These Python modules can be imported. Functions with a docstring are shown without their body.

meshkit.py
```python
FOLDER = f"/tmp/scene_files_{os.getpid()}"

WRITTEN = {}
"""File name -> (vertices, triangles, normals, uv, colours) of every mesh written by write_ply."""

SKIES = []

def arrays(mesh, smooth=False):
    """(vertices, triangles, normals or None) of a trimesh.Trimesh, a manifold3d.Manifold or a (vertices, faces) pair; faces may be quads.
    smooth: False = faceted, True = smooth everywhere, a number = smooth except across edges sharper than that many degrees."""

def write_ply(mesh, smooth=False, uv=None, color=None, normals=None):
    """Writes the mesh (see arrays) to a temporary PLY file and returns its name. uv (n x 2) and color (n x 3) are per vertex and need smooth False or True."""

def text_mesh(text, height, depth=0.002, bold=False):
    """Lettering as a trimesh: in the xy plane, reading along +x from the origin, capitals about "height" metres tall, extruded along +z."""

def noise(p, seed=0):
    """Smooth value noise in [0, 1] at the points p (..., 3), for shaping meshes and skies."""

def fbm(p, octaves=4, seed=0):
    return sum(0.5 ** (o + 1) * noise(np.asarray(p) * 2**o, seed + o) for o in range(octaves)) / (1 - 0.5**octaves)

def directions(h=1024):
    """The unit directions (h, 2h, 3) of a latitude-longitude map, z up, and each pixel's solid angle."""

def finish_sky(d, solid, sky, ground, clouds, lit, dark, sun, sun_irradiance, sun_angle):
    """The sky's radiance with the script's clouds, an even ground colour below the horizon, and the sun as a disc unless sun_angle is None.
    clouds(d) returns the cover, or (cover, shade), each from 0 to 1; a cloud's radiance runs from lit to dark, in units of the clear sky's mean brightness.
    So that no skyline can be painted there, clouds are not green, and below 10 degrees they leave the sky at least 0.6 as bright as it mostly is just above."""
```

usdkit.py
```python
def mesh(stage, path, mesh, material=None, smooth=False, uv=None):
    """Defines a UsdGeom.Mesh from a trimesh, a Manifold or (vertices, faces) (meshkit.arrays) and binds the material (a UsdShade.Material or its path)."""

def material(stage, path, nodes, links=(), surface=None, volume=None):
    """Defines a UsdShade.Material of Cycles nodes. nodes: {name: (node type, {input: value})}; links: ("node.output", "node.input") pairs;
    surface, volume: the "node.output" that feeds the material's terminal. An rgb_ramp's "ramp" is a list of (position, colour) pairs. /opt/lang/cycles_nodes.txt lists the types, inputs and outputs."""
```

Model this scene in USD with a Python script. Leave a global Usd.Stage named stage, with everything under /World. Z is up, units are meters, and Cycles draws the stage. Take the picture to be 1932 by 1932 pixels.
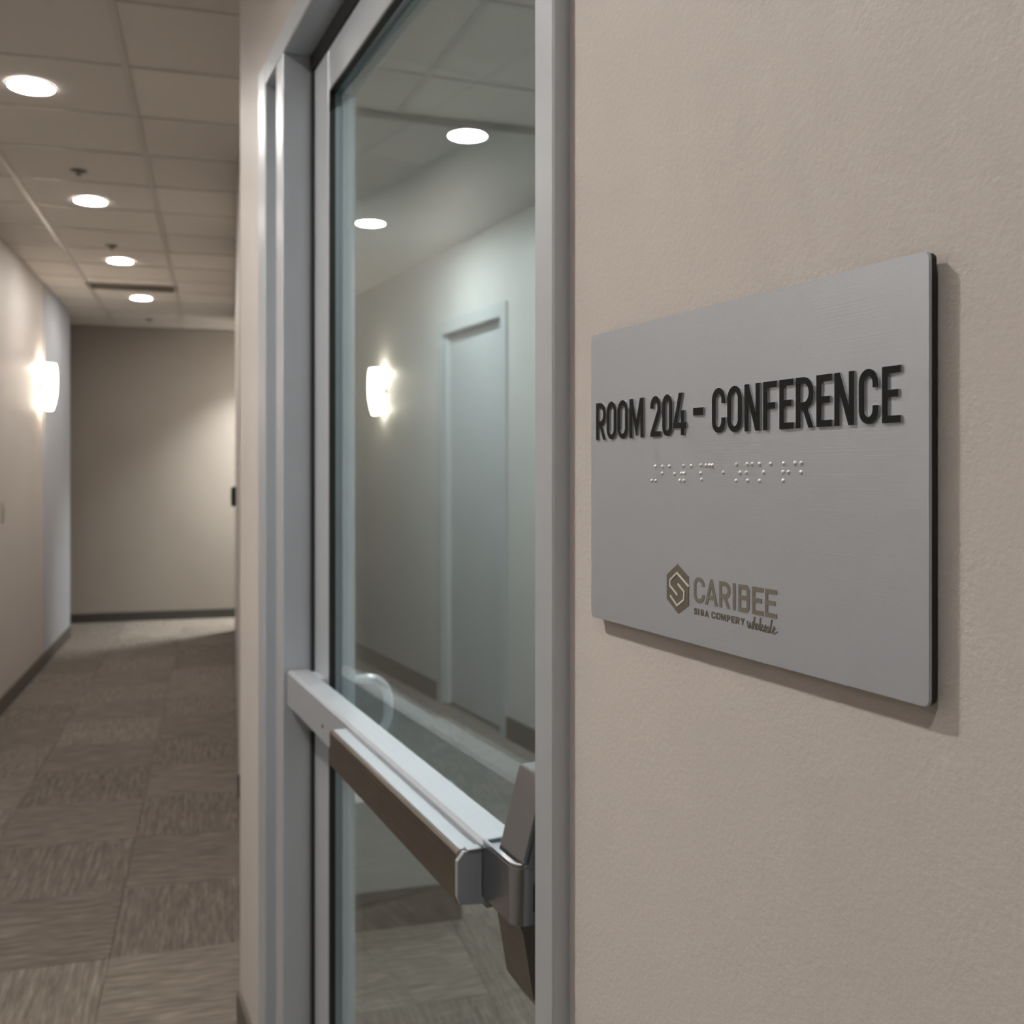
import math, random
import numpy as np, trimesh, shapely, usdkit, meshkit
from shapely.geometry import Polygon, LineString, Point, box as sbox
from shapely.ops import unary_union
from pxr import Usd, UsdGeom, UsdLux, UsdShade, Gf, Sdf

stage = Usd.Stage.CreateInMemory()
UsdGeom.SetStageUpAxis(stage, 'Z')
UsdGeom.SetStageMetersPerUnit(stage, 1.0)
W = UsdGeom.Xform.Define(stage, '/World')
random.seed(7)

# ------------------------------------------------------------------ camera, exposure
EYE = 1.40            # camera height
F = 1920.0            # focal length in pixels of a 1932 wide frame
HY = 890.0            # horizon row of the level camera
cam = UsdGeom.Camera.Define(stage, '/World/camera')
AP = 36.0
cam.CreateHorizontalApertureAttr(AP)
cam.CreateVerticalApertureAttr(AP)
cam.CreateFocalLengthAttr(AP * F / 1932.0)
cam.CreateVerticalApertureOffsetAttr(-AP * (966.0 - HY) / 1932.0)
cam.CreateClippingRangeAttr(Gf.Vec2f(0.05, 200.0))
cam.AddTranslateOp().Set(Gf.Vec3d(0, 0, EYE))
cam.AddRotateXOp().Set(90.0)
cam.CreateFocusDistanceAttr(0.64)
cam.CreateFStopAttr(11.5)
cam.CreateExposureAttr(0.80)

# light levels
DOWN = 125.0            # radiance of the round downlight lenses
DOWN_COL = (1.0, 0.945, 0.885)
HALL_GAIN = 1.8
SCONCE = 9.0
SCONCE_COL = (1.0, 0.84, 0.66)
BULB = 0.9

# dim world behind everything (the place is closed)
dome = UsdLux.DomeLight.Define(stage, '/World/sky')
dome.CreateIntensityAttr(0.02)

# ------------------------------------------------------------------ geometry of the place
# right wall: base point, direction t (away from camera), direction s (into the wall)
X0 = 0.448
_n = math.hypot(0.4442, 1.0)
WX, WY = -0.4442 / _n, 1.0 / _n
NX, NY = WY, -WX
CEIL = 2.76


def P(t, s=0.0):
    return (X0 + WX * t + NX * s, WY * t + NY * s)


def t_at(px, s=0.0):
    k = (px - 966.0) / F
    return (X0 + s * NX - k * s * NY) / (k * WY - WX)


def h_at(px, py, s=0.0):
    t = t_at(px, s)
    return EYE + (HY - py) / F * P(t, s)[1]


C = np.array([-0.2790, 0.9603]); E = np.array([0.9603, 0.2790])      # along / across the corridor
L0 = np.array([-2.95, 5.87])                                          # on the left wall
def along(p, d, k): return tuple(np.array(p) + d * k)

LE = along(L0, C, 2.86)               # outer corner of left wall
RL = along(L0, C, -9.45)
RR = P(-3.4)
Pc = P(t_at(453))                     # end corner of the right wall
Pc2 = P(t_at(453), 0.08)
ALC = (-0.93, 4.30)
A = (-1.174, 4.37)
B = (-2.449, 9.0)
F0 = np.array([-4.07, 9.40])          # on the far wall
def far_at(p):                        # drop p along C on the far wall
    k = (F0 - np.array(p)) @ C
    return along(p, C, k)
BR = along(B, E, 0.85)
LL = along(LE, E, -2.4)
corridor = Polygon([RL, RR, Pc, Pc2, ALC, A, B, BR, far_at(BR), far_at(LL), LL, LE])
# the hall behind the glass
HS = 0.12
H1 = P(-0.6, HS); H2 = P(-0.6, 1.80); H3 = (-1.62, 8.60); H4 = P(2.60, HS)
hall = Polygon([H1, H2, H3, H4])
G0 = np.array([0.10, 5.10]); GD = np.array([-0.4415, 0.8973])         # the hall's right-hand wall line
kk = (np.array(H2) - G0) @ GD
H2 = along(G0, GD, kk); H3 = along(G0, GD, 3.9)
hall = Polygon([H1, H2, H3, H4])


# ------------------------------------------------------------------ small kit
used = {}
def numbered(path):
    n = used.get(path, -1) + 1
    used[path] = n
    return path if n == 0 else f'{path}_{n:03d}'


def tag(o, label=None, cat=None, group=None, kind=None):
    p = o.GetPrim() if hasattr(o, 'GetPrim') else o
    for k, v in (('label', label), ('category', cat), ('group', group), ('kind', kind)):
        if v: p.SetCustomDataByKey(k, v)
    return p


def thing(name, label=None, cat=None, loc=(0, 0, 0), rotz=0.0, group=None, kind=None):
    x = UsdGeom.Xform.Define(stage, numbered('/World/' + name))
    x.AddTranslateOp().Set(Gf.Vec3d(*map(float, loc)))
    x.AddRotateZOp().Set(float(rotz))
    return tag(x, label, cat, group, kind)


def obj(name, mesh, mat, parent=None, smooth=False, label=None):
    base = str(parent.GetPath()) if parent is not None else '/World'
    m = usdkit.mesh(stage, numbered(base + '/' + name), mesh, mat, smooth)
    if label: tag(m, label)
    return m.GetPrim()


def struct(name, mesh, mat, label=None, smooth=False):
    o = obj(name, mesh, mat, None, smooth)
    tag(o, label=label, kind='structure')
    return o


def dup(first, loc, rotz, label, group=None):
    was = first.GetCustomData()
    r = thing(first.GetName(), label, was['category'], loc, rotz, group or was.get('group'))
    r.GetReferences().AddInternalReference(first.GetPath())
    r.SetInstanceable(True)
    tag(r, label, was['category'], group or was.get('group'))
    return r


def cat(ms): return trimesh.util.concatenate(ms)

def B3(x0, x1, y0, y1, z0, z1):
    m = trimesh.creation.box([abs(x1 - x0), abs(y1 - y0), abs(z1 - z0)])
    m.apply_translation([(x0 + x1) / 2, (y0 + y1) / 2, (z0 + z1) / 2])
    return m


def CB(x0, x1, y0, y1, z0, z1, c=0.002):
    """box with chamfered edges (hull of shrunk boxes)"""
    x0, x1 = sorted((x0, x1)); y0, y1 = sorted((y0, y1)); z0, z1 = sorted((z0, z1))
    c = min(c, (x1 - x0) * .49, (y1 - y0) * .49, (z1 - z0) * .49)
    pts = []
    for d in ((0, c, c), (c, 0, c), (c, c, 0)):
        for x in (x0 + d[0], x1 - d[0]):
            for y in (y0 + d[1], y1 - d[1]):
                for z in (z0 + d[2], z1 - d[2]):
                    pts.append((x, y, z))
    return trimesh.convex.convex_hull(np.array(pts))


def plan(poly, z0, z1):
    ps = [poly] if isinstance(poly, Polygon) else [g for g in poly.geoms if isinstance(g, Polygon)]
    out = []
    for g in ps:
        if g.area < 1e-9: continue
        m = trimesh.creation.extrude_polygon(g, z1 - z0, engine='earcut')
        m.apply_translation([0, 0, z0])
        out.append(m)
    return cat(out)


def wallseg(p, q, th, z0=0.0, z1=CEIL + 0.16):
    """a wall whose seen face runs p->q; thickness th to the left of that direction"""
    p, q = np.array(p), np.array(q)
    d = (q - p) / np.linalg.norm(q - p)
    n = np.array([-d[1], d[0]]) * th
    return plan(Polygon([p, q, q + n, p + n]), z0, z1)


# local frame of the right wall: a = -t (to the right as seen), h up, o = -s (out of the wall)
RW = np.eye(4)
RW[:3, 0] = (-WX, -WY, 0); RW[:3, 1] = (0, 0, 1); RW[:3, 2] = (-NX, -NY, 0)
RW[:3, 3] = (X0, 0, 0)
def rw(m):
    m = m.copy(); m.apply_transform(RW); return m
def rbox(t0, t1, s0, s1, z0, z1, c=0.0):
    f = CB if c else B3
    args = (-t1, -t0, z0, z1, -s1, -s0)
    return rw(f(*args, c) if c else f(*args))
def rprism(poly_tz, s0, s1):
    """polygon in (a, h) extruded from s0 (front) to s1 (back)"""
    m = trimesh.creation.extrude_polygon(poly_tz, s1 - s0, engine='earcut')
    m.apply_translation([0, 0, -s1])
    return rw(m)


def tube(path, r, seg=14):
    path = np.array(path, float)
    circ = Polygon([(r * math.cos(a), r * math.sin(a)) for a in np.linspace(0, 2 * math.pi, seg, endpoint=False)])
    return trimesh.creation.sweep_polygon(circ, path, engine='earcut')


# ------------------------------------------------------------------ materials
M = {}
def mat(name, nodes, links=(), surface='p.BSDF'):
    M[name] = usdkit.material(stage, '/World/Looks/' + name, nodes, links, surface=surface)
    return M[name]


def simple(name, col, rough=0.5, metal=0.0, **kw):
    return mat(name, {'p': ('principled_bsdf', {'base_color': col, 'roughness': rough, 'metallic': metal, **kw})})


def wallpaint(name, col, bump=0.25, scale=900.0, rough=0.55):
    """eggshell paint with fine roller stipple"""
    c2 = tuple(x * 0.94 for x in col)
    mat(name, {
        'g': ('geometry', {}),
        'n': ('noise_texture', {'scale': scale * 0.25, 'detail': 3.0, 'roughness': 0.6}),
        'n2': ('noise_texture', {'scale': 2.2, 'detail': 3.0}),
        'r': ('rgb_ramp', {'ramp': [(0.3, c2), (0.7, col)]}),
        'b': ('bump', {'strength': bump, 'distance': 0.0012}),
        'p': ('principled_bsdf', {'roughness': rough, 'specular_ior_level': 0.35})},
        [('g.position', 'n.vector'), ('g.position', 'n2.vector'), ('n2.fac', 'r.fac'), ('r.color', 'p.base_color'),
         ('n.fac', 'b.height'), ('b.normal', 'p.normal')])


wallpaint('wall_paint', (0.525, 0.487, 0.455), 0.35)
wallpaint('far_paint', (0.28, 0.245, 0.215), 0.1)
wallpaint('hall_paint', (0.47, 0.47, 0.45), 0.1)
wallpaint('cool_panel_paint', (0.44, 0.46, 0.50), 0.1)
wallpaint('soffit_paint', (0.40, 0.39, 0.37), 0.1)
wallpaint('door_paint', (0.40, 0.425, 0.43), 0.05)
simple('baseboard_rubber', (0.045, 0.042, 0.038), 0.45)
simple('taupe_base', (0.10, 0.088, 0.075), 0.5)


def tilemat(name, col):
    mat(name, {
        'g': ('geometry', {}), 'oi': ('object_info', {}),
        'n': ('noise_texture', {'scale': 260.0, 'detail': 2.0}),
        'm': ('map_range', {'from_min': 0.0, 'from_max': 1.0, 'to_min': 0.95, 'to_max': 1.05}),
        'x': ('mix', {'mix_type': 'multiply', 'fac': 1.0, 'color1': col}),
        'cc': ('combine_xyz', {}),
        'b': ('bump', {'strength': 0.2, 'distance': 0.001}),
        'p': ('principled_bsdf', {'roughness': 0.9, 'specular_ior_level': 0.2})},
        [('g.position', 'n.vector'), ('oi.random', 'm.value'), ('m.result', 'cc.x'), ('m.result', 'cc.y'), ('m.result', 'cc.z'),
         ('cc.vector', 'x.color2'), ('x.color', 'p.base_color'), ('n.fac', 'b.height'), ('b.normal', 'p.normal')])
tilemat('ceiling_tile_board', (0.60, 0.565, 0.525))
simple('ceiling_bar_paint', (0.48, 0.455, 0.42), 0.35)


def carpet(name, across):
    """carpet tile: loop pile in broken stripes; across turns the stripes a quarter"""
    ang = math.atan2(C[1], C[0])
    sc = (6.0, 75.0, 20.0) if not across else (75.0, 6.0, 20.0)
    sc2 = (16.0, 240.0, 20.0) if not across else (240.0, 16.0, 20.0)
    mat(name, {
        'g': ('geometry', {}), 'oi': ('object_info', {}),
        'off': ('math', {'math_type': 'multiply', 'value2': 37.0}),
        'ov': ('combine_xyz', {}),
        'ad': ('mapping', {'mapping_type': 'point', 'rotation': (0, 0, -ang)}),
        'm1': ('mapping', {'scale': sc}), 'm2': ('mapping', {'scale': sc2}),
        'n1': ('noise_texture', {'scale': 1.0, 'detail': 2.0, 'roughness': 0.6}),
        'n2': ('noise_texture', {'scale': 1.0, 'detail': 1.0}),
        'n3': ('noise_texture', {'scale': 420.0, 'detail': 1.0}),
        'a1': ('math', {'math_type': 'multiply', 'value2': 0.62}),
        'a2': ('math', {'math_type': 'multiply_add', 'value2': 0.38}),
        'r': ('rgb_ramp', {'ramp': [(0.32, (0.105, 0.089, 0.075)), (0.50, (0.162, 0.140, 0.119)), (0.68, (0.265, 0.234, 0.204))]}),
        'tv': ('map_range', {'from_min': 0.0, 'from_max': 1.0, 'to_min': 0.86, 'to_max': 1.14}),
        'tc': ('combine_xyz', {}),
        'x': ('mix', {'mix_type': 'multiply', 'fac': 1.0}),
        'bh': ('math', {'math_type': 'multiply_add', 'value2': 0.6}),
        'b': ('bump', {'strength': 0.7, 'distance': 0.004}),
        'p': ('principled_bsdf', {'roughness': 1.0, 'specular_ior_level': 0.05, 'sheen_weight': 0.05})},
        [('g.position', 'ad.vector'), ('oi.random', 'off.value1'), ('off.value', 'ov.x'), ('off.value', 'ov.y'), ('ov.vector', 'ad.location'),
         ('ad.vector', 'm1.vector'), ('ad.vector', 'm2.vector'), ('m1.vector', 'n1.vector'), ('m2.vector', 'n2.vector'), ('g.position', 'n3.vector'),
         ('n1.fac', 'a1.value1'), ('n2.fac', 'a2.value1'), ('a1.value', 'a2.value3'), ('a2.value', 'r.fac'),
         ('oi.random', 'tv.value'), ('tv.result', 'tc.x'), ('tv.result', 'tc.y'), ('tv.result', 'tc.z'),
         ('r.color', 'x.color1'), ('tc.vector', 'x.color2'), ('x.color', 'p.base_color'),
         ('n3.fac', 'bh.value1'), ('a2.value', 'bh.value3'), ('bh.value', 'b.height'), ('b.normal', 'p.normal')])
carpet('carpet_lengthwise', False)
carpet('carpet_crosswise', True)
simple('slab_concrete', (0.12, 0.11, 0.10), 0.9)


def brushed(name, col, rough, axis, strength=0.06, fine=1.0, metal=1.0):
    """satin metal with fine grain along one axis of the right wall"""
    ang = math.atan2(-WY, -WX)
    sc = {'a': (8, 900, 2500), 'h': (900, 900, 8)}[axis]
    sc = tuple(x * fine for x in sc)
    mat(name, {
        'g': ('geometry', {}),
        'm0': ('mapping', {'rotation': (0, 0, -ang)}),
        'm': ('mapping', {'scale': sc}),
        'n': ('noise_texture', {'scale': 1.0, 'detail': 2.0}),
        'r': ('map_range', {'from_min': 0.3, 'from_max': 0.7, 'to_min': rough - 0.05, 'to_max': rough + 0.05}),
        'b': ('bump', {'strength': strength, 'distance': 0.0003}),
        'p': ('principled_bsdf', {'base_color': col, 'metallic': metal})},
        [('g.position', 'm0.vector'), ('m0.vector', 'm.vector'), ('m.vector', 'n.vector'), ('n.fac', 'r.value'), ('r.result', 'p.roughness'),
         ('n.fac', 'b.height'), ('b.normal', 'p.normal')])
brushed('brushed_sign_metal', (0.45, 0.48, 0.525), 0.46, 'a', 0.2, metal=0.65)
brushed('frame_aluminium', (0.50, 0.535, 0.575), 0.42, 'h', 0.04, metal=0.55)
brushed('bar_aluminium', (0.36, 0.385, 0.415), 0.5, 'a', 0.01, metal=0.5)
brushed('pad_steel', (0.30, 0.27, 0.235), 0.22, 'a', 0.02)
brushed('cover_bronze', (0.17, 0.15, 0.125), 0.35, 'a', 0.02)
simple('stop_paint', (0.52, 0.55, 0.55), 0.5)
simple('bead_paint', (0.62, 0.67, 0.68), 0.5)
simple('infill_paint', (0.34, 0.38, 0.41), 0.45)
simple('cast_steel', (0.38, 0.39, 0.41), 0.22, 1.0)
simple('handle_steel', (0.85, 0.87, 0.88), 0.35, 0.4)
simple('black_rubber', (0.008, 0.009, 0.009), 0.5)
simple('sign_black', (0.006, 0.005, 0.005), 0.45)
simple('letter_black', (0.005, 0.005, 0.0045), 0.6, specular_ior_level=0.2)
simple('logo_taupe', (0.155, 0.140, 0.115), 0.5)
simple('logo_dark', (0.115, 0.102, 0.078), 0.5)
simple('logo_line', (0.55, 0.52, 0.46), 0.5)
simple('edge_metal', (0.38, 0.38, 0.38), 0.4, 0.6)
simple('braille_metal', (0.82, 0.82, 0.82), 0.3, 0.5)
simple('dark_plastic', (0.012, 0.012, 0.012), 0.4)
simple('beige_plastic', (0.40, 0.36, 0.31), 0.4)
simple('white_trim', (0.75, 0.73, 0.70), 0.45)
simple('vent_paint', (0.25, 0.23, 0.21), 0.5)
simple('sprinkler_brass', (0.20, 0.18, 0.15), 0.5, 0.5)
simple('sconce_metal', (0.50, 0.48, 0.45), 0.4, 1.0)

# clear pane: light passes, grazing views mirror
def pane(name, tint):
    mat(name, {'t': ('transparent_bsdf', {'color': tint}),
               'g': ('glossy_bsdf', {'color': (0.93, 0.97, 0.96), 'roughness': 0.0}),
               'l': ('layer_weight', {'blend': 0.5}),
               'k': ('math', {'math_type': 'power', 'value2': 4.5}),
               'f': ('math', {'math_type': 'multiply_add', 'value2': 0.93, 'value3': 0.07}), 'x': ('mix_closure', {})},
        [('l.facing', 'k.value1'), ('k.value', 'f.value1'), ('f.value', 'x.fac'), ('t.BSDF', 'x.closure1'), ('g.BSDF', 'x.closure2')], surface='x.closure')
pane('door_glass', (0.86, 0.91, 0.925))

def glow(name, col, k):
    mat(name, {'e': ('emission', {'color': col, 'strength': k})}, surface='e.emission')
glow('lens_glow', DOWN_COL, DOWN)
glow('hall_lens_glow', (0.97, 1.0, 0.975), DOWN * HALL_GAIN)
glow('near_lens_glow', DOWN_COL, DOWN * 1.7)
glow('main_lens_glow', DOWN_COL, DOWN * 3.4)
glow('side_lens_glow', (0.97, 1.0, 0.97), DOWN * 13.0)
glow('shade_glow', SCONCE_COL, SCONCE)

# ------------------------------------------------------------------ setting: floor
floor = thing('floor', kind='structure')
both = unary_union([corridor, hall])
obj('slab', plan(both.buffer(0.16, join_style=2), -0.10, -0.006), M['slab_concrete'], floor)
TS = 0.50
org = np.array([-1.16, 2.93])
def cell(i, j, a, b, gap):
    c0 = org + E * (i * a) + C * (j * b)
    g = gap / 2
    return Polygon([c0 + E * g + C * g, c0 + E * (a - g) + C * g, c0 + E * (a - g) + C * (b - g), c0 + E * g + C * (b - g)])
rng = random.Random(11)
def carpet_tiles(region, want_len):
    for j in range(-14, 16):
        for i in range(-12, 12):
            q = cell(i, j, TS, TS, 0.002).intersection(region)
            if q.is_empty or q.area < 0.004: continue
            if q.geom_type != 'Polygon':
                q = max((g for g in q.geoms if g.geom_type == 'Polygon'), key=lambda g: g.area)
            dz = rng.uniform(-0.0006, 0.0006)
            lengthwise = ((i + j) % 2 == 0) if not want_len else (rng.random() < 0.8)
            obj('carpet_tile', plan(q, -0.006, dz), M['carpet_lengthwise' if lengthwise else 'carpet_crosswise'], floor)
carpet_tiles(corridor.buffer(-0.001), False)
carpet_tiles(hall.buffer(-0.001), True)

# ------------------------------------------------------------------ setting: ceiling
ceiling = thing('ceiling', kind='structure')
obj('deck', plan(both.buffer(0.16, join_style=2), CEIL + 0.16, CEIL + 0.24), M['slab_concrete'], ceiling)
AW, AL = 0.60, 0.50
corg = np.array([-1.158, 2.934])
NEAR_LIGHTS = [(-0.42, -0.62), (-1.13, 1.12), (-1.27, 2.13)]
holes = unary_union([Point(p).buffer(0.086) for p in NEAR_LIGHTS])
def grid(region, o, ex, cy, aw, al, ir, jr, barw=0.022):
    for j in range(*jr):
        for i in range(*ir):
            c0 = o + ex * (i * aw) + cy * (j * al)
            g = 0.004
            q = Polygon([c0 + ex * g + cy * g, c0 + ex * (aw - g) + cy * g, c0 + ex * (aw - g) + cy * (al - g), c0 + ex * g + cy * (al - g)]).intersection(region)
            if q.is_empty or q.area < 0.003: continue
            if q.geom_type != 'Polygon':
                q = max((x for x in q.geoms if x.geom_type == 'Polygon'), key=lambda x: x.area)
            obj('ceiling_tile', plan(q, CEIL + rng.uniform(0, 0.001), CEIL + 0.02), M['ceiling_tile_board'], ceiling)
    for d, e, rr, st, th in ((cy, ex, ir, aw, 0.0040), (ex, cy, jr, al, 0.0032)):
        for i in range(*rr):
            c0 = o + e * (i * st)
            q = LineString([c0 - d * 20, c0 + d * 20]).buffer((barw if d is cy else barw * 0.6) / 2, cap_style=2).intersection(region)
            if q.is_empty or q.area < 0.002: continue
            obj('grid_bar', plan(q, CEIL - th, CEIL + 0.004), M['ceiling_bar_paint'], ceiling)
grid(corridor.buffer(-0.001).difference(holes), corg, E, C, AW, AL, (-10, 10), (-14, 17))
# the hall: tiles near the glass, then a plain dropped soffit
S1 = np.array([-0.57, 3.84]); S2 = np.array([0.08, 4.05]); sd = (S2 - S1) / np.linalg.norm(S2 - S1); sn = np.array([-sd[1], sd[0]])
S1 = S1 - sn * 0.03
beyond = Polygon([S1 - sd * 6, S1 + sd * 6, S1 + sd * 6 + sn * 12, S1 - sd * 6 + sn * 12])
hall_near = hall.difference(beyond).buffer(-0.001); hall_far = hall.intersection(beyond).buffer(-0.001)
hd = np.array([-0.363, 0.9318]); he = np.array([0.9318, 0.363])
grid(hall_near, np.array([-0.07, 2.934]), he, hd, 0.60, 0.60, (-4, 5), (-9, 4))
SOF = 0.03
obj('soffit_panel', plan(hall_far, CEIL - SOF, CEIL + 0.02), M['soffit_paint'], ceiling)

# ------------------------------------------------------------------ setting: walls
TH = 0.10
struct('wall_left', wallseg(RL, LE, TH), M['wall_paint'])
struct('wall_left_return', wallseg(along(LE, E, -0.10), LL, TH * 0.8), M['wall_paint'])
fl, fr = far_at(LL), far_at(BR)
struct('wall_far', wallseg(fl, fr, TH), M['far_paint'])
struct('wall_left_end', wallseg(LL, fl, TH), M['wall_paint'])
struct('wall_right_end', wallseg(fr, BR, TH), M['wall_paint'])
struct('wall_corridor_right', cat([wallseg(BR, B, 0.10), wallseg(B, A, 0.10)]), M['wall_paint'])
struct('wall_alcove', cat([wallseg(A, ALC, 0.06), wallseg(ALC, Pc2, 0.03)]), M['wall_paint'])
struct('wall_rear', wallseg(RR, RL, TH), M['wall_paint'])

# right wall with the doorway
tL = t_at(487, -0.0166); tR = t_at(1075)
zTop = EYE + 0.868
tC = t_at(453)
# polygon in (a, h): a=-t
U = Polygon([(-tC, 0), (3.4, 0), (3.4, CEIL + 0.16), (-tC, CEIL + 0.16)]).difference(sbox(-tL + 0.004, -0.1, -tR - 0.004, zTop - 0.004))
m = trimesh.creation.extrude_polygon(U, HS - 0.001, engine='earcut'); m.apply_translation([0, 0, -(HS - 0.001)])
struct('wall_right', rw(m), M['wall_paint'])

# hall walls
hp = lambda k: along(G0, GD, k)
# doorway in the hall's right-hand wall
kd0 = (np.array([0.0, 5.36]) - G0) @ GD      # near side
kd1 = (np.array([-0.42, 6.23]) - G0) @ GD
DH = EYE + 0.90
HW = TH
segs = [wallseg(H2, hp(kd0), -HW), wallseg(hp(kd1), H3, -HW), wallseg(hp(kd0), hp(kd1), -HW, DH, CEIL + 0.16)]
struct('wall_hall_right', cat(segs), M['hall_paint'])
struct('wall_hall_left', wallseg(H3, H4, -0.03), M['hall_paint'])
struct('wall_hall_near', wallseg(H1, H2, -TH), M['hall_paint'])

# cool painted end panel of the left wall, baseboards
def on_left(k, out=0.0): return along(along(L0, C, k), E, out)
kp = (7.33 - L0[1]) / C[1]
def strip(p, q, th, z0, z1):      # a strip in front of a wall face p->q, to the right of that direction
    return wallseg(p, q, -th, z0, z1)
struct('trim_1', strip(on_left(kp), LE, 0.006, 0.10, CEIL - 0.001), M['cool_panel_paint'], 'cool grey painted end panel of the left corridor wall')
struct('baseboard_left', strip(RL, along(LE, C, 0.0), 0.011, 0.0, 0.10), M['taupe_base'])
struct('baseboard_far', strip(fl, fr, 0.012, 0.0, 0.085), M['baseboard_rubber'])
struct('baseboard_corridor_right', cat([strip(BR, B, 0.01, 0, 0.10), strip(B, A, 0.004, 0, 0.10)]), M['taupe_base'])
struct('baseboard_alcove', cat([strip(A, ALC, 0.008, 0, 0.10), strip(ALC, Pc2, 0.008, 0, 0.10)]), M['taupe_base'])
struct('baseboard_right', cat([rbox(tL + 0.002, tC, -0.009, 0.0, 0.0, 0.112, 0.002), rbox(-3.38, tR - 0.002, -0.009, 0.0, 0.0, 0.112, 0.002)]), M['taupe_base'])
struct('baseboard_hall_right', cat([wallseg(hp(kd1 + 0.002), H3, 0.012, 0.0, 0.115), wallseg(H2, hp(kd0 - 0.002), 0.012, 0.0, 0.115)]), M['baseboard_rubber'])

# half-height wall in the hall, with its own baseboard
hw0 = np.array([-0.53, 3.085])
hwq = along(hw0, E, 0.385)
struct('wall_half', wallseg(hw0, hwq, 0.14, 0.0, 0.39), M['hall_paint'], 'low half-height wall crossing the hall behind the glass door')
struct('baseboard_half', wallseg(hw0, hwq, -0.013, 0.0, 0.115), M['baseboard_rubber'])

# ------------------------------------------------------------------ hall door (seen through the glass)
HR = np.eye(4)                               # local x along GD, y out of the wall into the hall, z up
hn = np.array([-GD[1], GD[0]])               # left of GD = into the hall
HR[:2, 0] = GD; HR[:2, 1] = hn; HR[:2, 3] = G0
def hb(x0, x1, y0, y1, z0, z1, c=0.0):
    m = CB(x0, x1, y0, y1, z0, z1, c) if c else B3(x0, x1, y0, y1, z0, z1)
    m.apply_transform(HR); return m
door2 = thing('door_2', 'cool grey painted door with plain casing, seen through the glass door', 'door', kind='structure')
cw = 0.075
obj('casing', hb(kd1 - cw, kd1, -HW, 0.012, 0, DH, 0.003), M['door_paint'], door2)
obj('casing', hb(kd0, kd0 + cw, -HW, 0.012, 0, DH, 0.003), M['door_paint'], door2)
obj('casing_head', hb(kd0 + cw, kd1 - cw, -HW, 0.012, DH - cw, DH, 0.003), M['door_paint'], door2)
obj('leaf', hb(kd0 + cw + 0.004, kd1 - cw - 0.004, -0.085, -0.045, 0.008, DH - cw - 0.004, 0.002), M['door_paint'], door2)
obj('stop_strip', hb(kd1 - cw - 0.020, kd1 - cw - 0.001, -0.045, -0.018, 0.0, DH - cw, 0.002), M['stop_paint'], door2, label='pale stop strip')

# ------------------------------------------------------------------ door frame of the glass door
FS = -0.0166                                   # face of the frame, proud of the wall
DS = 0.042                                     # face of the leaf
t_o = t_at(487, FS); t_g0 = t_at(500, FS); t_g1 = t_at(521, FS); t_m = t_at(533, FS)
t_n = t_at(1008, FS); t_r = t_at(1043, FS)
h_head0 = EYE + 0.810; h_head1 = EYE + 0.860
frame = thing('trim_2', 'satin aluminium door frame with a narrow recessed side panel on the hinge side', 'door frame', kind='structure')
AL_ = M['frame_aluminium']
obj('jamb', rbox(t_g0, t_o, FS, 0.115, 0, h_head1, 0.002), AL_, frame)
obj('mullion', rbox(t_m, t_g1, FS, 0.115, 0, h_head0, 0.002), AL_, frame)
obj('jamb', rbox(t_r, t_n, FS, 0.115, 0, h_head1, 0.002), AL_, frame)
obj('head', rbox(t_n, t_g0, FS, 0.115, h_head0, h_head1, 0.002), AL_, frame)
obj('sill', rbox(t_g1, t_g0, FS, 0.115, 0.0, 0.10, 0.002), AL_, frame)
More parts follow.
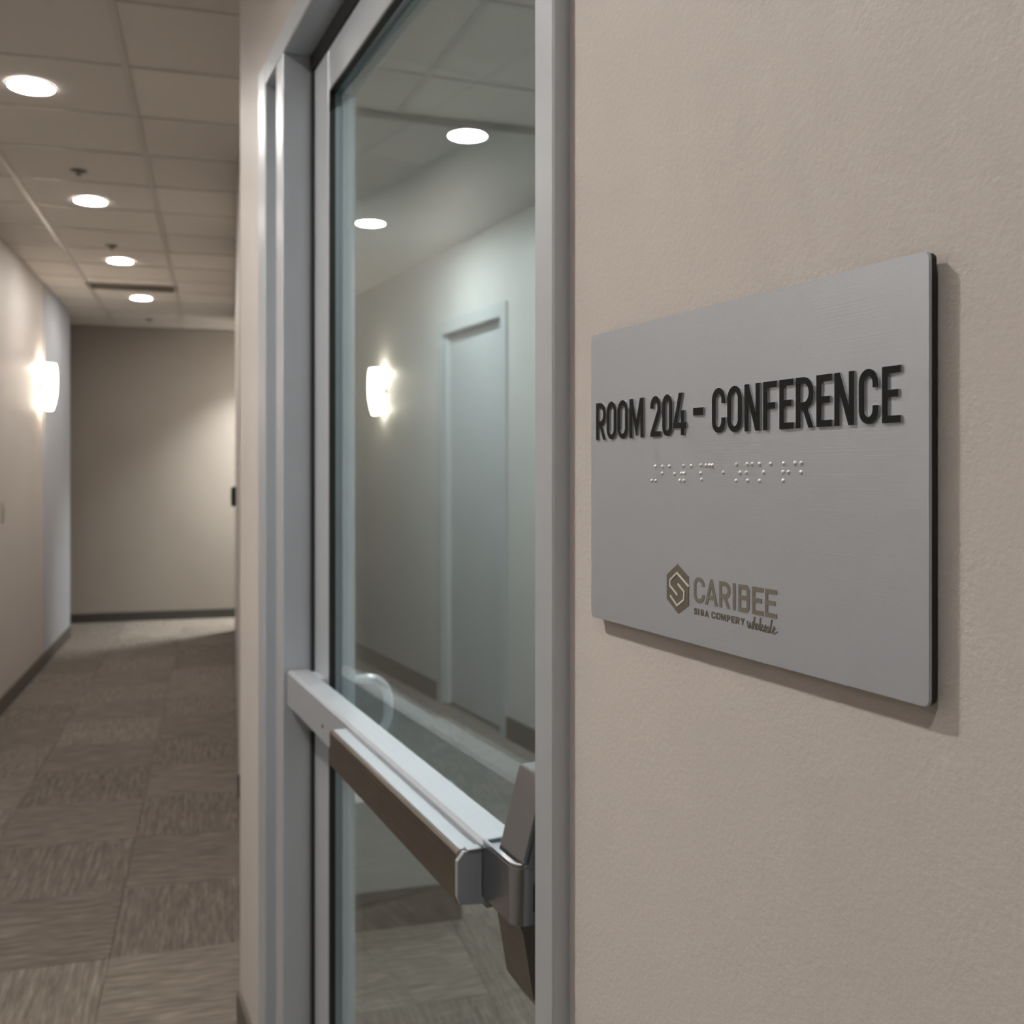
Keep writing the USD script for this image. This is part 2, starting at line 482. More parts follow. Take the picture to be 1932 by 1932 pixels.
obj('weather_strip', cat([rbox(t_m - 0.0165, t_m, DS - 0.005, 0.112, 0, h_head0), rbox(t_n, t_n + 0.0035, DS - 0.005, 0.112, 0, h_head0),
                      rbox(t_n, t_m, DS - 0.005, 0.112, h_head0 - 0.0315, h_head0)]), M['black_rubber'], frame)
obj('sidelight_infill', rbox(t_g1, t_g0, 0.020, 0.056, 0.10, h_head0), M['infill_paint'], frame)
# return flange of the frame against the wall on the near side
obj('flange', rbox(tR, t_r, -0.004, 0.0, 0, h_head1 + 0.004, 0.001), AL_, frame)

# ------------------------------------------------------------------ the glass door
door = thing('door_1', 'glass door in a satin aluminium frame with a push bar across it', 'door', kind='structure')
d_l = t_m - 0.017; d_r = t_n + 0.004
d_top = h_head0 - 0.032; d_bot = 0.012
st = t_at(620, DS)                              # inner edge of the far stile
gs = t_at(632, DS)
wst = d_l - st
DB = DS + 0.050
h_rail = EYE + 0.700
obj('stile', rbox(st, d_l, DS, DB, d_bot, d_top, 0.002), AL_, door)
obj('stile', rbox(d_r, d_r + wst, DS, DB, d_bot, d_top, 0.002), AL_, door)
obj('top_rail', rbox(d_r + wst, st, DS, DB, h_rail, d_top, 0.002), AL_, door)
obj('bottom_rail', rbox(d_r + wst, st, DS, DB, d_bot, 0.26, 0.002), AL_, door)
gk = 0.004
gasket = []
for s0, s1 in ((DS + 0.0005, DS + 0.012),):
    gasket += [rbox(st - gk, st, s0, s1, 0.26, h_rail), rbox(d_r + wst, d_r + wst + gk, s0, s1, 0.26, h_rail),
               rbox(d_r + wst, st, s0, s1, h_rail - gk, h_rail), rbox(d_r + wst, st, s0, s1, 0.26, 0.26 + gk)]
obj('gasket', cat(gasket), M['black_rubber'], door)
pm = B3(-st, -(d_r + wst), 0.26, h_rail, -0.006, 0.0)
pm.apply_translation([st, 0, 0]); pm.apply_transform(trimesh.transformations.rotation_matrix(math.radians(0.9), [0, 1, 0])); pm.apply_translation([-st, 0, -(DS + 0.012)])
obj('pane', rw(pm), M['door_glass'], door)
bead = [rbox(st - gk, st, DS + 0.026, DB - 0.001, 0.26, h_rail, 0.001), rbox(d_r + wst, d_r + wst + gk, DS + 0.026, DB - 0.001, 0.26, h_rail, 0.001),
        rbox(d_r + wst, st, DS + 0.026, DB - 0.001, h_rail - gk, h_rail, 0.001)]
obj('glazing_bead', cat(bead), M['bead_paint'], door)

# pull handle on the hall side: out from the stile, a bend, then down
pt = t_at(606, DS); ph = h_at(652, 1272, DB + 0.012) + 0.0
R_ = 0.045; out_ = DB + 0.082
path = [(-pt, ph, -(DB - 0.002)), (-pt, ph, -(out_ - R_))]
for a in np.linspace(0, math.pi / 2, 9)[1:]:
    path.append((-pt, ph - R_ + R_ * math.cos(a), -(out_ - R_ + R_ * math.sin(a))))
path.append((-pt, ph - 0.07, -out_))
for a in np.linspace(0, math.pi / 2, 9)[1:]:
    path.append((-pt, ph - 0.07 - R_ * math.sin(a), -(out_ - R_ + R_ * math.cos(a))))
path.append((-pt, ph - 0.07 - R_, -(DB - 0.002)))
obj('pull_handle', rw(tube(path, 0.0095, 18)), M['handle_steel'], door, 40, label='bent tube pull handle on the far side')

# push bar: rail, pad, end caps, latch case, covers
BS = -0.0095                                     # front face of the rail
h_b = EYE - 0.383; h_bb = EYE - 0.452
b_l = t_at(541, BS); b_r = t_at(909, BS)
def rail_profile(front, back, top, bot, c):      # (o, h) outline, chamfered front edges
    return Polygon([(-back, bot), (-front - c, bot), (-front, bot + c), (-front, top - c), (-front - c, top), (-back, top)])
def sweep_a(poly_oh, t0, t1):                    # outline in (o, h) extruded along the door from t1 to t0
    m = trimesh.creation.extrude_polygon(poly_oh, t1 - t0, engine='earcut')   # x=o, y=h, z=len
    v = m.vertices.copy()
    m.vertices = np.stack([v[:, 2] - t1, v[:, 1], v[:, 0]], 1)
    m.invert() if m.volume < 0 else None
    return rw(m)
bar = obj('push_bar', sweep_a(rail_profile(BS, DS - 0.011, h_b, h_bb, 0.004), b_r - 0.004, b_l - 0.003), M['bar_aluminium'], door, label='pale aluminium push bar rail')
obj('mounting_foot', rbox(b_l - 0.09, b_l - 0.004, DS - 0.0115, DS + 0.001, h_bb + 0.004, h_b - 0.004), M['frame_aluminium'], bar)
obj('end_cap', rbox(b_l - 0.004, b_l, BS + 0.001, DS - 0.010, h_bb + 0.001, h_b - 0.001, 0.002), M['cast_steel'], bar)
scr = trimesh.creation.cylinder(0.0032, 0.002, sections=16)
ts = t_at(609, BS); scr.apply_translation([-ts, h_at(609, 1370, BS), -BS + 0.0004])
obj('screw', rw(scr), M['dark_plastic'], bar)
PS = -0.034; h_p = EYE - 0.394; h_pb = EYE - 0.449
p_l = t_at(622, PS); p_r = t_at(862, PS)
pad = Polygon([(-BS - 0.0005, h_pb), (-PS - 0.003, h_pb), (-PS, h_pb + 0.003), (-PS, h_p - 0.0025), (-PS - 0.0025, h_p), (-BS - 0.0005, h_p)])
obj('touch_pad', sweep_a(pad, p_r + 0.002, p_l), M['pad_steel'], bar, label='brown steel touch pad')
obj('pad_top_strip', rbox(p_r + 0.003, p_l - 0.006, PS + 0.004, BS, h_p - 0.0005, h_p + 0.0020, 0.0008), M['bar_aluminium'], bar)
cap = Polygon([(-BS - 0.0005, h_pb - 0.001), (-PS - 0.002, h_pb + 0.002), (-PS + 0.001, h_pb + 0.010), (-PS + 0.001, h_p - 0.008), (-PS - 0.006, h_p + 0.0005), (-BS - 0.0005, h_p + 0.0005)])
obj('pad_end_cap', sweep_a(cap, p_r - 0.0045, p_r + 0.002), M['bar_aluminium'], bar)
obj('pad_end_tab', rbox(p_r - 0.008, p_r + 0.004, PS + 0.009, BS, h_p + 0.0015, h_p + 0.0040, 0.0008), M['bar_aluminium'], bar)
# latch case: a block with a rounded near corner, raised rim on its top
c_e = t_at(971, BS)
import manifold3d as m3
def case_plan(g, r):                             # (a, o) outline with a rounded front corner
    base = sbox(-b_r + 0.0 + g, -(DS + 0.001), -c_e - g, -BS - g)
    ext = Polygon([(-b_r + g, -DS), (-c_e - g, -DS), (-c_e - g, -BS - g - r)] +
                  [(-c_e - g - r + r * math.cos(a), -BS - g - r + r * math.sin(a)) for a in np.linspace(0, math.pi / 2, 9)] + [(-b_r + g, -BS - g)])
    return ext
def flat(poly_ao, h0, h1):                       # outline in (a, o), standing from h0 to h1
    m = trimesh.creation.extrude_polygon(poly_ao, h1 - h0, engine='earcut')
    v = m.vertices.copy(); m.vertices = np.stack([v[:, 0], v[:, 2] + h0, v[:, 1]], 1)
    if m.volume < 0: m.invert()
    return rw(m)
h_c = h_b + 0.0005; h_cb = EYE - 0.440
case = cat([flat(case_plan(0.0, 0.016), h_cb, h_c - 0.003), flat(case_plan(0.0015, 0.015), h_c - 0.003, h_c - 0.0012)])
obj('latch_case', case, M['cast_steel'], bar, 35)
rim = case_plan(0.0008, 0.0152).difference(case_plan(0.0045, 0.012))
obj('latch_case_rim', flat(rim, h_c - 0.0015, h_c + 0.0015), M['cast_steel'], bar, 35)
# sloping covers above and below the case (profile in (o, h))
w0 = c_e + 0.003; w1 = t_at(943, 0.0)
up = Polygon([(-DS, h_c - 0.004), (0.0015, h_c - 0.004), (-0.0015, h_c + 0.006), (-0.0215, EYE - 0.303), (-0.0245, EYE - 0.300), (-DS, EYE - 0.300)])
obj('upper_cover', sweep_a(up, w0, w1), M['cast_steel'], bar, 35)
upl = up.buffer(-0.0035).buffer(0.001)
obj('upper_cover_edge', sweep_a(Polygon([(-DS, h_c - 0.004), (-0.004, h_c - 0.004), (-0.0065, h_c + 0.006), (-0.0255, EYE - 0.306), (-DS, EYE - 0.306)]), w0 - 0.003, w0), M['cast_steel'], bar)
dn = Polygon([(-DS, EYE - 0.545), (-0.034, EYE - 0.545), (-0.013, EYE - 0.515), (-0.002, h_cb - 0.010), (0.004, h_cb + 0.004), (-DS, h_cb + 0.004)])
obj('lower_cover', sweep_a(dn, w0 + 0.002, w1 + 0.012), M['cover_bronze'], bar, 35, label='brown tapering lower cover')
obj('key_slot', rbox(c_e - 0.0012, c_e + 0.004, 0.010, 0.032, EYE - 0.428, EYE - 0.400, 0.001), M['black_rubber'], bar)

# ------------------------------------------------------------------ room sign
SD = 0.0095                                       # face of the sign stands this far out of the wall
SS = -SD
sg_l = -t_at(1115, SS); sg_r = -t_at(1754, SS)     # in a
sg_t = EYE + 0.1118; sg_b = EYE - 0.1192
sign = thing('room_sign', 'brushed metal room sign with black raised lettering, braille dots and a small logo', 'sign')
def rrect(x0, y0, x1, y1, r):
    return sbox(x0 + r, y0 + r, x1 - r, y1 - r).buffer(r, quad_segs=6)
def lay(poly, o0, o1):
    ps = [poly] if isinstance(poly, Polygon) else list(poly.geoms)
    ms = []
    for g in ps:
        if g.area < 1e-10: continue
        m = trimesh.creation.extrude_polygon(g, o1 - o0, engine='earcut'); m.apply_translation([0, 0, o0]); ms.append(m)
    return rw(cat(ms))
plate = rrect(sg_l, sg_b, sg_r, sg_t, 0.0045)
obj('face_plate', cat([lay(plate, SD - 0.0014, SD - 0.0004), lay(plate.buffer(-0.0004), SD - 0.0004, SD)]), M['brushed_sign_metal'], sign)
obj('backing_plate', lay(plate.buffer(-0.0006), SD - 0.0054, SD - 0.0014), M['sign_black'], sign)
obj('standoff', lay(sbox(sg_l + 0.035, sg_b + 0.03, sg_r - 0.035, sg_t - 0.03), 0.0, SD - 0.0054), M['sign_black'], sign)

def arc(cx, cy, rx, ry, a0, a1, n=9):
    return [(cx + rx * math.cos(math.radians(a)), cy + ry * math.sin(math.radians(a))) for a in np.linspace(a0, a1, n)]
def glyph(ch, w, h, sw, hs=None):
    """condensed technical capitals as strokes in a w x h box"""
    hs = hs or sw
    i = sw / 2; j = hs / 2
    x0, x1, y0, y1 = i, w - i, j, h - j
    r = (x1 - x0) / 2; cx = w / 2
    ry = min(r * 1.15, h * 0.24); q = min(r, ry)
    L = []
    if ch in 'O0':
        L = [arc(x0 + q, y1 - ry, q, ry, 180, 90) + arc(x1 - q, y1 - ry, q, ry, 90, 0) + arc(x1 - q, y0 + ry, q, ry, 0, -90) + arc(x0 + q, y0 + ry, q, ry, -90, -180) + [(x0, y1 - ry), (x0, y1 - ry + 0.05 * h)]]
    elif ch == 'C':
        L = [[(x1, min(h * .66, y1 - ry - .02 * h))] + arc(x1 - q, y1 - ry, q, ry, 0, 90) + arc(x0 + q, y1 - ry, q, ry, 90, 180) + arc(x0 + q, y0 + ry, q, ry, 180, 270) + arc(x1 - q, y0 + ry, q, ry, 270, 360) + [(x1, max(h * .33, y0 + ry + .02 * h))]]
    elif ch == 'G':
        L = [[(x1, min(h * .68, y1 - ry - .02 * h))] + arc(x1 - q, y1 - ry, q, ry, 0, 90) + arc(x0 + q, y1 - ry, q, ry, 90, 180) + arc(x0 + q, y0 + ry, q, ry, 180, 270) + arc(x1 - q, y0 + ry, q, ry, 270, 360) + [(x1, h * .46), (cx, h * .46)]]
    elif ch in 'RP':
        ym = h * .44; rb = (y1 - ym) / 2; rx = min(r * 1.1, rb)
        L = [[(x0, 0), (x0, y1), (x1 - rx, y1)] + arc(x1 - rx, y1 - rb, rx, rb, 90, -90) + [(x0, ym)]]
        if ch == 'R': L.append([(cx * .95, ym), (x1 - i * .1, 0), (x1 + .04 * w, -.1 * h)])
    elif ch == 'M':
        L = [[(x0, 0), (x0, h)], [(x1, 0), (x1, h)], [(x0, h * 1.06), (cx, h * .24), (x1, h * 1.06)]]
    elif ch == 'N':
        L = [[(x0, 0), (x0, h)], [(x1, 0), (x1, h)], [(x0, h * 1.02), (x1, -h * .02)]]
    elif ch == 'E':
        L = [[(w, y1), (x0, y1), (x0, y0), (w, y0)], [(x0, h * .52), (w * .86, h * .52)]]
    elif ch == 'F':
        L = [[(w, y1), (x0, y1), (x0, 0)], [(x0, h * .50), (w * .88, h * .50)]]
    elif ch == 'B':
        ym = h * .53; c = min(w, h) * .12
        L = [[(x0, y0), (x0, y1), (x1 - c, y1), (x1, y1 - c), (x1, ym + c * .6), (x1 - c * .6, ym), (x1, ym - c * .6), (x1, y0 + c), (x1 - c, y0), (x0, y0)], [(x0, ym), (x1 - c * .6, ym)]]
    elif ch == 'I':
        L = [[(w / 2, 0), (w / 2, h)]]
    elif ch == 'A':
        L = [[(x0 - i * .3, -h * .05), (cx, y1 + j * .3), (x1 + i * .3, -h * .05)], [(w * .2, h * .30), (w * .8, h * .30)]]
    elif ch == 'S':
        L = [[(x1, h * .72), (x1 - .18 * w, y1), (x0 + .18 * w, y1), (x0, y1 - .16 * h), (x0, h * .60), (x1, h * .40), (x1, y0 + .16 * h), (x1 - .18 * w, y0), (x0 + .18 * w, y0), (x0, h * .28)]]
    elif ch == 'Y':
        L = [[(x0, h), (cx, h * .45), (x1, h)], [(cx, h * .5), (cx, 0)]]
    elif ch == '2':
        L = [[(x0, h * .70)] + arc(cx, y1 - ry, r, ry, 180, 0) + [(x1, h * .64), (x0, y0), (w, y0)]]
    elif ch == '4':
        L = [[(w * .60, h * 1.05), (x0, h * .235)], [(0, h * .235), (w, h * .235)], [(w * .74, 0), (w * .74, h * .58)]]
    elif ch == '-':
        L = [[(0, h / 2), (w, h / 2)]]
    g = unary_union([LineString(l).buffer(i, cap_style=2, join_style=2, mitre_limit=3) for l in L])
    if ch in 'EF' and abs(hs - sw) > 1e-9: pass
    return g.intersection(sbox(0, 0, w, h)).buffer(0)
from shapely import affinity
def put(ch, px0, px1, hb_, ht_, sw):
    a0, a1 = -t_at(px0, SS), -t_at(px1, SS)
    return affinity.translate(glyph(ch, a1 - a0, ht_ - hb_, sw), a0, hb_)
LT = EYE + 0.1267 * 0.4376 * 0.9997; LB = EYE + 0.0258
main = [('R', 1127.5, 1145), ('O', 1147.5, 1165), ('O', 1168, 1186.5), ('M', 1190.5, 1216), ('2', 1230, 1248.5), ('0', 1252.5, 1270.5), ('4', 1273.5, 1296.5),
        ('-', 1311, 1329), ('C', 1346.5, 1370.5), ('O', 1375.5, 1402), ('N', 1408, 1435.8), ('F', 1443.3, 1468), ('E', 1474, 1499.2), ('R', 1505, 1537.5),
        ('E', 1544, 1572), ('N', 1578, 1614), ('C', 1624, 1659.5), ('E', 1668, 1702)]
for ch, p0, p1 in main:
    if ch == '-':
        g = put(ch, p0, p1, EYE + 0.0388, EYE + 0.0437, 0.0049)
    else:
        g = put(ch, p0, p1, LB, LT, 0.0036)
    g = g.buffer(0.0001, join_style=2)
    lt = obj('letter', lay(g, SD + 0.0011, SD + 0.0014), M['letter_black'], sign)
    obj('letter_edge', lay(g, SD, SD + 0.0011), M['edge_metal'], lt, label='grey edge of the raised letter')
# braille dots: rows of small domes
dome_ = trimesh.creation.icosphere(2, 1.0)
dome_ = dome_.slice_plane([0, 0, 0], [0, 0, 1])
rows = [(152, 163), (228, 165), (303, 163), (456, 158), (537, 160), (640, 152), (697, 152), (735, 152), (764, 152), (1022, 143), (1137, 138), (1190, 138), (1270, 138), (1390, 136), (1530, 131), (1650, 128), (1715, 128),
        (226, 238), (358, 243), (434, 238), (461, 238), (640, 236), (880, 230), (1062, 230), (1128, 230), (1315, 227), (1520, 225), (1580, 225), (1715, 226),
        (115, 316), (155, 317), (415, 316), (458, 316), (648, 305), (1020, 316), (1142, 316), (1270, 318), (1523, 316)]
for u, v in rows:
    px, py = 1210 + u * .17598, 850 + (v + 7) * .17598
    d = dome_.copy(); d.apply_scale([0.00138, 0.00138, 0.0013])
    d.apply_translation([-t_at(px, SS), h_at(px, py, SS), SD - 0.00005])
    obj('braille_dot', rw(d), M['braille_metal'], sign, True)
# logo: hexagon emblem with a folded line, a word, a small line of capitals and a script word
def lp(u, v, s=.13975, ox=1230, oy=1040):
    px, py = ox + u * s, oy + v * s
    return (-t_at(px, SS), h_at(px, py, SS))
hexa = Polygon([lp(*q) for q in [(350, 172), (500, 345), (500, 735), (360, 845), (203, 640), (203, 315)]])
em = obj('logo_emblem', lay(hexa, SD, SD + 0.0003), M['logo_dark'], sign, label='dark hexagon emblem with a pale folded line')
for pts in ([(505, 475), (345, 292), (255, 385), (250, 460), (350, 590)], [(357, 440), (442, 545), (438, 655), (347, 732), (253, 595)]):
    g = LineString([lp(*q) for q in pts]).buffer(0.00072, cap_style=2, join_style=2)
    obj('emblem_line', lay(g.intersection(hexa.buffer(0.0006)), SD + 0.0003, SD + 0.0007), M['logo_line'], em)
CT = EYE - 0.0786 ; CBm = EYE - 0.0990
z_t = [lp(640, 357)[1], lp(1610, 512)[1]]; z_b = [lp(640, 708)[1], lp(1610, 885)[1]]
CT = sum(z_t) / 2; CBm = sum(z_b) / 2
for ch, u0, u1 in [('C', 568, 712), ('A', 722, 888), ('R', 912, 1060), ('I', 1090, 1134), ('B', 1168, 1318), ('E', 1356, 1506), ('E', 1530, 1690)]:
    p0, p1 = 1230 + u0 * .13975, 1230 + u1 * .13975
    g = put(ch, p0, p1, CBm, CT, 0.0028)
    obj('logo_letter', lay(g, SD, SD + 0.0003), M['logo_taupe'], sign)
sm_t = lp(610, 770)[1]; sm_b = lp(610, 858)[1]
for ch, u0, u1 in [('S', 105, 165), ('I', 182, 210), ('G', 238, 300), ('A', 318, 402), ('C', 455, 535), ('O', 553, 635), ('M', 650, 745), ('P', 768, 835), ('E', 855, 925), ('R', 945, 1025), ('Y', 1045, 1130)]:
    p0, p1 = 1300 + u0 * .09317, 1300 + u1 * .09317
    g = put(ch, p0, p1, sm_b, sm_t, 0.0011)
    obj('logo_small_letter', lay(g, SD, SD + 0.0003), M['logo_dark'], sign)
# script word, letters leaning right: strokes in a unit row (x 0..1 along the word, y 0 base, 1 ascender)
script = [
    [(0.00, .55), (.03, .10), (.07, .05), (.10, .50), (.12, .08), (.16, .10), (.19, .58)],
    [(.19, .0), (.27, 1.0), (.245, .98), (.215, .25), (.25, .52), (.28, .45), (.28, .05), (.32, .10)],
    arc(.345, .28, .035, .24, 90, 450, 13),
    [(.40, .15), (.47, 1.0), (.45, 1.02), (.425, .10), (.46, .05), (.49, .22)],
    [(.48, .25), (.54, .40), (.53, .55), (.50, .45), (.49, .12), (.53, .02), (.57, .15)],
    [(.57, .12), (.62, .55), (.64, .20), (.62, .04), (.58, .06), (.66, .12)],
    arc(.70, .26, .035, .22, 60, 400, 12) + [(.745, .06)],
    [(.75, .10), (.84, 1.05), (.82, 1.05), (.785, .10), (.82, .04), (.86, .20)],
    [(.86, .25), (.93, .42), (.91, .58), (.88, .45), (.87, .12), (.91, .02), (1.0, .22)]]
sx0 = -t_at(1300 + 1180 * .09317, SS); sx1 = -t_at(1300 + 1785 * .09317, SS)
sc_b = sm_b - 0.0012; sc_h = 0.0078
for l in script:
    g = LineString([(sx0 + (sx1 - sx0) * x, sc_b + sc_h * y) for x, y in l]).buffer(0.00042)
    obj('logo_script_letter', lay(g, SD, SD + 0.0003), M['logo_dark'], sign)

# ------------------------------------------------------------------ lamps
def downlight_parts(t, lens):
    ring = trimesh.creation.annulus(0.0745, 0.082, 0.005, sections=48); ring.apply_translation([0, 0, -0.0025])
    obj('trim_ring', ring, M['white_trim'], t, 30)
    d = trimesh.creation.cylinder(0.075, 0.002, sections=40); d.apply_translation([0, 0, -0.0025])
    obj('lens', d, M[lens], t)
row0 = np.array([-1.694, 3.59])
rowd = np.array([-0.2790, 0.9603])
names = {2: 'round recessed ceiling light nearest overhead in the corridor, leftmost and largest of the row',
         3: 'second round ceiling light along the corridor', 4: 'third round ceiling light along the corridor, beside a sprinkler head',
         5: 'farthest round ceiling light of the corridor, just past the ceiling vent'}
pos = NEAR_LIGHTS + [(-1.694, 3.585), (-2.114, 5.105), (-2.525, 6.56), (-2.90, 7.96)]
lab = ['round ceiling light behind the viewer', 'round ceiling light above the viewer', 'round ceiling light above the start of the corridor',
       'leftmost and largest round ceiling light in the corridor', 'second round ceiling light down the corridor',
       'third round ceiling light down the corridor, just past a sprinkler head', 'farthest round ceiling light in the corridor, just past the ceiling vent']
order = [3, 4, 5, 6]
first = None
for k in order:
    x, y = pos[k]
    if first is None:
        first = thing('downlight', lab[k], 'ceiling light', (x, y, CEIL - 0.0015), 0, 'round ceiling lights')
        downlight_parts(first, 'lens_glow')
    else:
        dup(first, (x, y, CEIL - 0.0015), 0, lab[k], 'round ceiling lights')
for k in range(3):
    x, y = pos[k]
    can = thing('downlight', lab[k], 'ceiling light', (x, y, CEIL), 0, 'round ceiling lights')
    obj('can', trimesh.creation.annulus(0.080, 0.085, 0.104, sections=40, transform=trimesh.transformations.translation_matrix([0, 0, 0.046])), M['dark_plastic'], can, 30)
    ld = trimesh.creation.cylinder(0.0795, 0.002, sections=32); ld.apply_translation([0, 0, (0.04, 0.04, 0.085)[k]])
    obj('lens', ld, M[('near_lens_glow', 'main_lens_glow', 'near_lens_glow')[k]], can)
    rg = trimesh.creation.annulus(0.080, 0.096, 0.004, sections=40); rg.apply_translation([0, 0, -0.006])
    obj('trim_ring', rg, M['white_trim'], can, 30)
side = thing('downlight', 'round ceiling light in the side passage beside the far wall', 'ceiling light', (-2.23, 9.31, CEIL - 0.0045), 0, 'round ceiling lights')
obj('can', trimesh.creation.annulus(0.080, 0.086, 0.14, sections=40, transform=trimesh.transformations.translation_matrix([0, 0, -0.07])), M['dark_plastic'], side, 30)
ld = trimesh.creation.cylinder(0.0795, 0.002, sections=32); ld.apply_translation([0, 0, -0.02])
obj('lens', ld, M['side_lens_glow'], side)
hfirst = thing('hall_downlight', 'larger round ceiling light seen through the glass door', 'ceiling light', (-0.176, 4.02, CEIL - SOF), 0, 'round ceiling lights behind the glass')
downlight_parts(hfirst, 'hall_lens_glow')
dup(hfirst, (-0.757, 5.44, CEIL - SOF), 0, 'smaller round ceiling light seen through the glass door, nearer the wall lamp', 'round ceiling lights behind the glass')
dup(hfirst, (0.40, 2.60, CEIL - 0.0015), 0, 'round ceiling light over the hall, hidden beside the glass door', 'round ceiling lights behind the glass')

dup(hfirst, (0.98, 1.18, CEIL - 0.0015), 0, 'round ceiling light at the near end of the hall behind the sign wall', 'round ceiling lights behind the glass')

# wall lamps: back plate and a barrel shade open above and below, a bulb inside
def sconce_parts(t):
    # local: x along the wall, y out of the wall, z up (centre of the shade at 0)
    prof = [(-0.165, 0.052), (-0.12, 0.066), (-0.05, 0.078), (0.03, 0.082), (0.11, 0.080), (0.16, 0.072)]
    n = 20; th = 0.004
    rings = []
    for inner in (0, 1):
        rr = []
        for z, r in prof:
            rr.append([((r - th * inner) * math.cos(a), 0.034 + (r * 1.0 - th * inner) * math.sin(a), z) for a in np.linspace(0, math.pi, n)])
        rings.append(rr)
    v = np.array([p for side in rings for ring in side for p in ring]); f = []
    k = len(prof); idx = lambda s, i, j: (s * k + i) * n + j
    for i in range(k - 1):
        for j in range(n - 1):
            f += [(idx(0, i, j), idx(0, i + 1, j), idx(0, i + 1, j + 1), idx(0, i, j + 1)), (idx(1, i, j), idx(1, i, j + 1), idx(1, i + 1, j + 1), idx(1, i + 1, j))]
    for j in range(n - 1):
        f += [(idx(0, 0, j), idx(0, 0, j + 1), idx(1, 0, j + 1), idx(1, 0, j)), (idx(0, k - 1, j), idx(1, k - 1, j), idx(1, k - 1, j + 1), idx(0, k - 1, j + 1))]
    for i in range(k - 1):
        f += [(idx(0, i, 0), idx(1, i, 0), idx(1, i + 1, 0), idx(0, i + 1, 0)), (idx(0, i, n - 1), idx(0, i + 1, n - 1), idx(1, i + 1, n - 1), idx(1, i, n - 1))]
    v4, f4 = v, np.array(f)
    tri = np.vstack([f4[:, [0, 1, 2]], f4[:, [0, 2, 3]]])
    ms = trimesh.Trimesh(v4, tri, process=False); trimesh.repair.fix_normals(ms)
    obj('shade', ms, M['shade_glow'], t, 40)
    obj('back_plate', CB(-0.05, 0.05, 0.0, 0.012, -0.13, 0.13, 0.003), M['sconce_metal'], t)
    obj('bracket', cat([CB(-0.083, 0.083, 0.010, 0.036, -0.012, 0.012, 0.002)]), M['sconce_metal'], t)
    for nm, z in (('upper_bulb', 0.125), ('lower_bulb', -0.125)):
        l = UsdLux.SphereLight.Define(stage, str(t.GetPath()) + '/' + nm)
        l.CreateRadiusAttr(0.012); l.CreateIntensityAttr(BULB * (2600 if z > 0 else 900)); l.CreateNormalizeAttr(False)
        l.CreateColorAttr(Gf.Vec3f(*SCONCE_COL)); l.AddTranslateOp().Set(Gf.Vec3d(0, 0.042, z))
        l.CreateExposureAttr(-3.0)
s_y = 7.22; kS = (s_y - L0[1]) / C[1]
sp = on_left(kS - 0.05)
ang = math.degrees(math.atan2(-E[0], E[1]))           # local y -> E
sc1 = thing('wall_sconce', 'glowing wall lamp on the left corridor wall', 'wall lamp', (sp[0], sp[1], EYE + 0.60), math.degrees(math.atan2(E[1], E[0])) - 90, 'glowing barrel shaped wall lamps')
sconce_parts(sc1)
gk_ = (np.array([-0.905, 7.12]) - G0) @ GD
gp = hp(gk_)
sc2 = thing('wall_sconce', 'glowing wall lamp seen through the glass door', 'wall lamp', (gp[0], gp[1], EYE + 0.56), math.degrees(math.atan2(hn[1], hn[0])) - 90, 'glowing barrel shaped wall lamps')
sconce_parts(sc2)

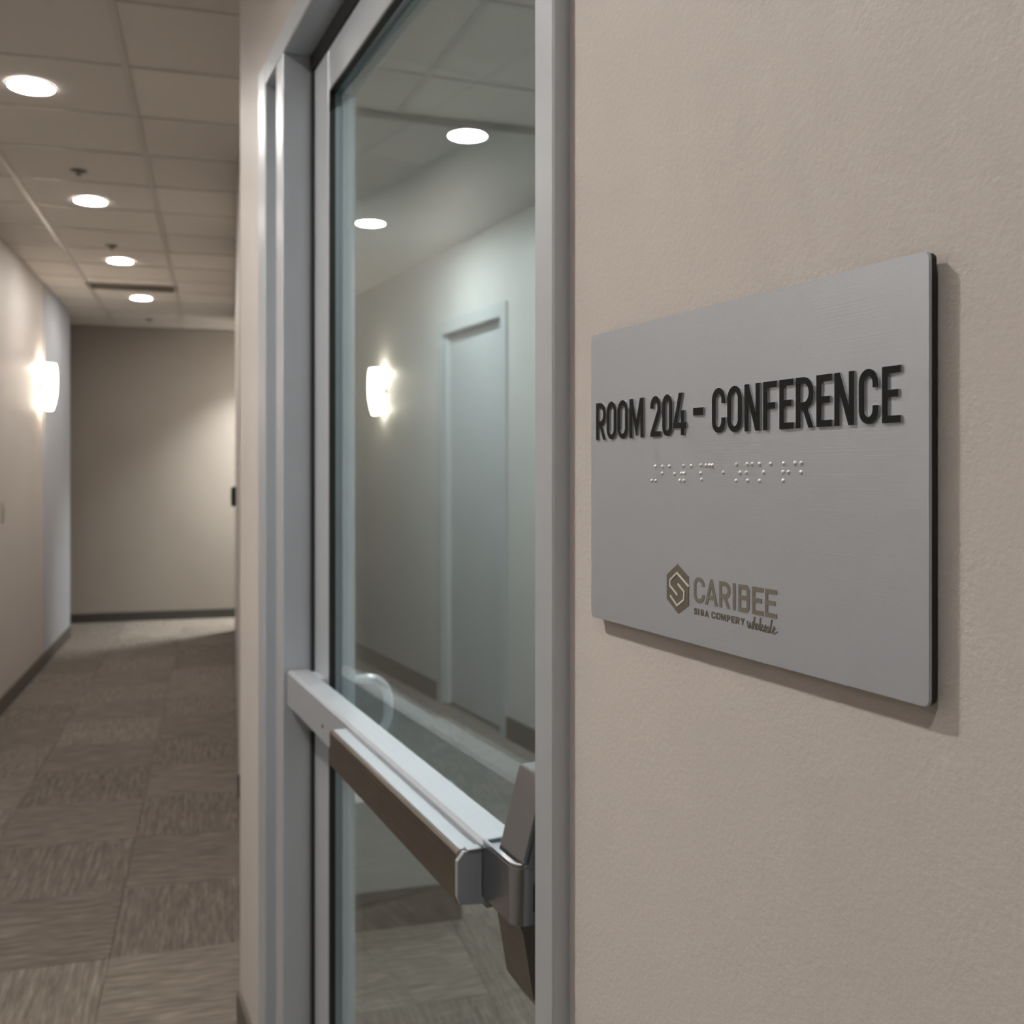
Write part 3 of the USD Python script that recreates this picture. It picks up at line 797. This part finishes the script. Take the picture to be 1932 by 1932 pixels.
# ------------------------------------------------------------------ small things
def sprinkler(x, y, label):
    t = thing('sprinkler_head', label, 'sprinkler', (x, y, CEIL), 0, 'ceiling sprinkler heads')
    prof = np.array([(0.0, -0.012), (0.016, -0.012), (0.034, -0.005), (0.040, -0.0005), (0.040, 0.0), (0.0, 0.0)])
    obj('escutcheon', trimesh.creation.revolve(prof, sections=28), M['sprinkler_brass'], t, 30)
    obj('deflector', cat([trimesh.creation.cylinder(0.006, 0.022, sections=12, transform=trimesh.transformations.translation_matrix([0, 0, -0.014])),
                          trimesh.creation.cylinder(0.014, 0.002, sections=16, transform=trimesh.transformations.translation_matrix([0, 0, -0.022]))]), M['sprinkler_brass'], t)
def at_ceiling(px, py):
    y = (CEIL - EYE) * F / (HY - py); return ((px - 966) / F * y, y)
for (px, py), lb in (((148, 322), 'nearest sprinkler head, between the two largest ceiling lights'), ((210, 463), 'middle sprinkler head, beside the third ceiling light'), ((282, 602), 'farthest sprinkler head, close to the far wall')):
    sprinkler(*at_ceiling(px, py), lb)
v0 = np.array(at_ceiling(250, 541))
vent = thing('ceiling_vent', 'long dark slotted air vent in the corridor ceiling', 'vent', (v0[0], v0[1], CEIL - 0.0045), math.degrees(math.atan2(E[1], E[0])))
fr_ = sbox(-0.31, -0.11, 0.31, 0.11).difference(sbox(-0.285, -0.085, 0.285, 0.085))
obj('vent_frame', plan(fr_, -0.006, 0.0), M['vent_paint'], vent)
for k in range(5):
    sl = CB(-0.285, 0.285, -0.013, 0.013, -0.001, 0.001, 0.0005)
    sl.apply_transform(trimesh.transformations.rotation_matrix(0.5, [1, 0, 0])); sl.apply_translation([0, -0.068 + k * 0.034, -0.005 + 0.0])
    obj('slat', sl, M['vent_paint'], vent)
# black card reader on the corridor's right wall
ra = np.array(A); rd = (np.array(B) - ra) / np.linalg.norm(np.array(B) - ra); rn_ = np.array([-rd[1], rd[0]])
cr = ra + rd * 2.5
reader = thing('card_reader', 'small black card reader on the edge of the right-hand corridor wall', 'card reader', (cr[0], cr[1], EYE - 0.165), math.degrees(math.atan2(rn_[1], rn_[0])) - 90)
obj('housing', CB(-0.04, 0.04, 0.0, 0.030, -0.065, 0.065, 0.005), M['dark_plastic'], reader)
obj('face_cover', CB(-0.034, 0.034, 0.029, 0.034, -0.058, 0.058, 0.003), M['sign_black'], reader)
# wall switch on the left wall
ksw = (5.93 - L0[1]) / C[1]
swp = on_left(ksw)
sw = thing('wall_switch', 'beige switch plate on the left corridor wall', 'light switch', (swp[0], swp[1], EYE - 0.235), math.degrees(math.atan2(E[1], E[0])) - 90)
obj('plate', CB(-0.036, 0.036, 0.0, 0.006, -0.058, 0.058, 0.002), M['beige_plastic'], sw)
obj('rocker', CB(-0.017, 0.017, 0.005, 0.009, -0.033, 0.033, 0.001), M['beige_plastic'], sw)
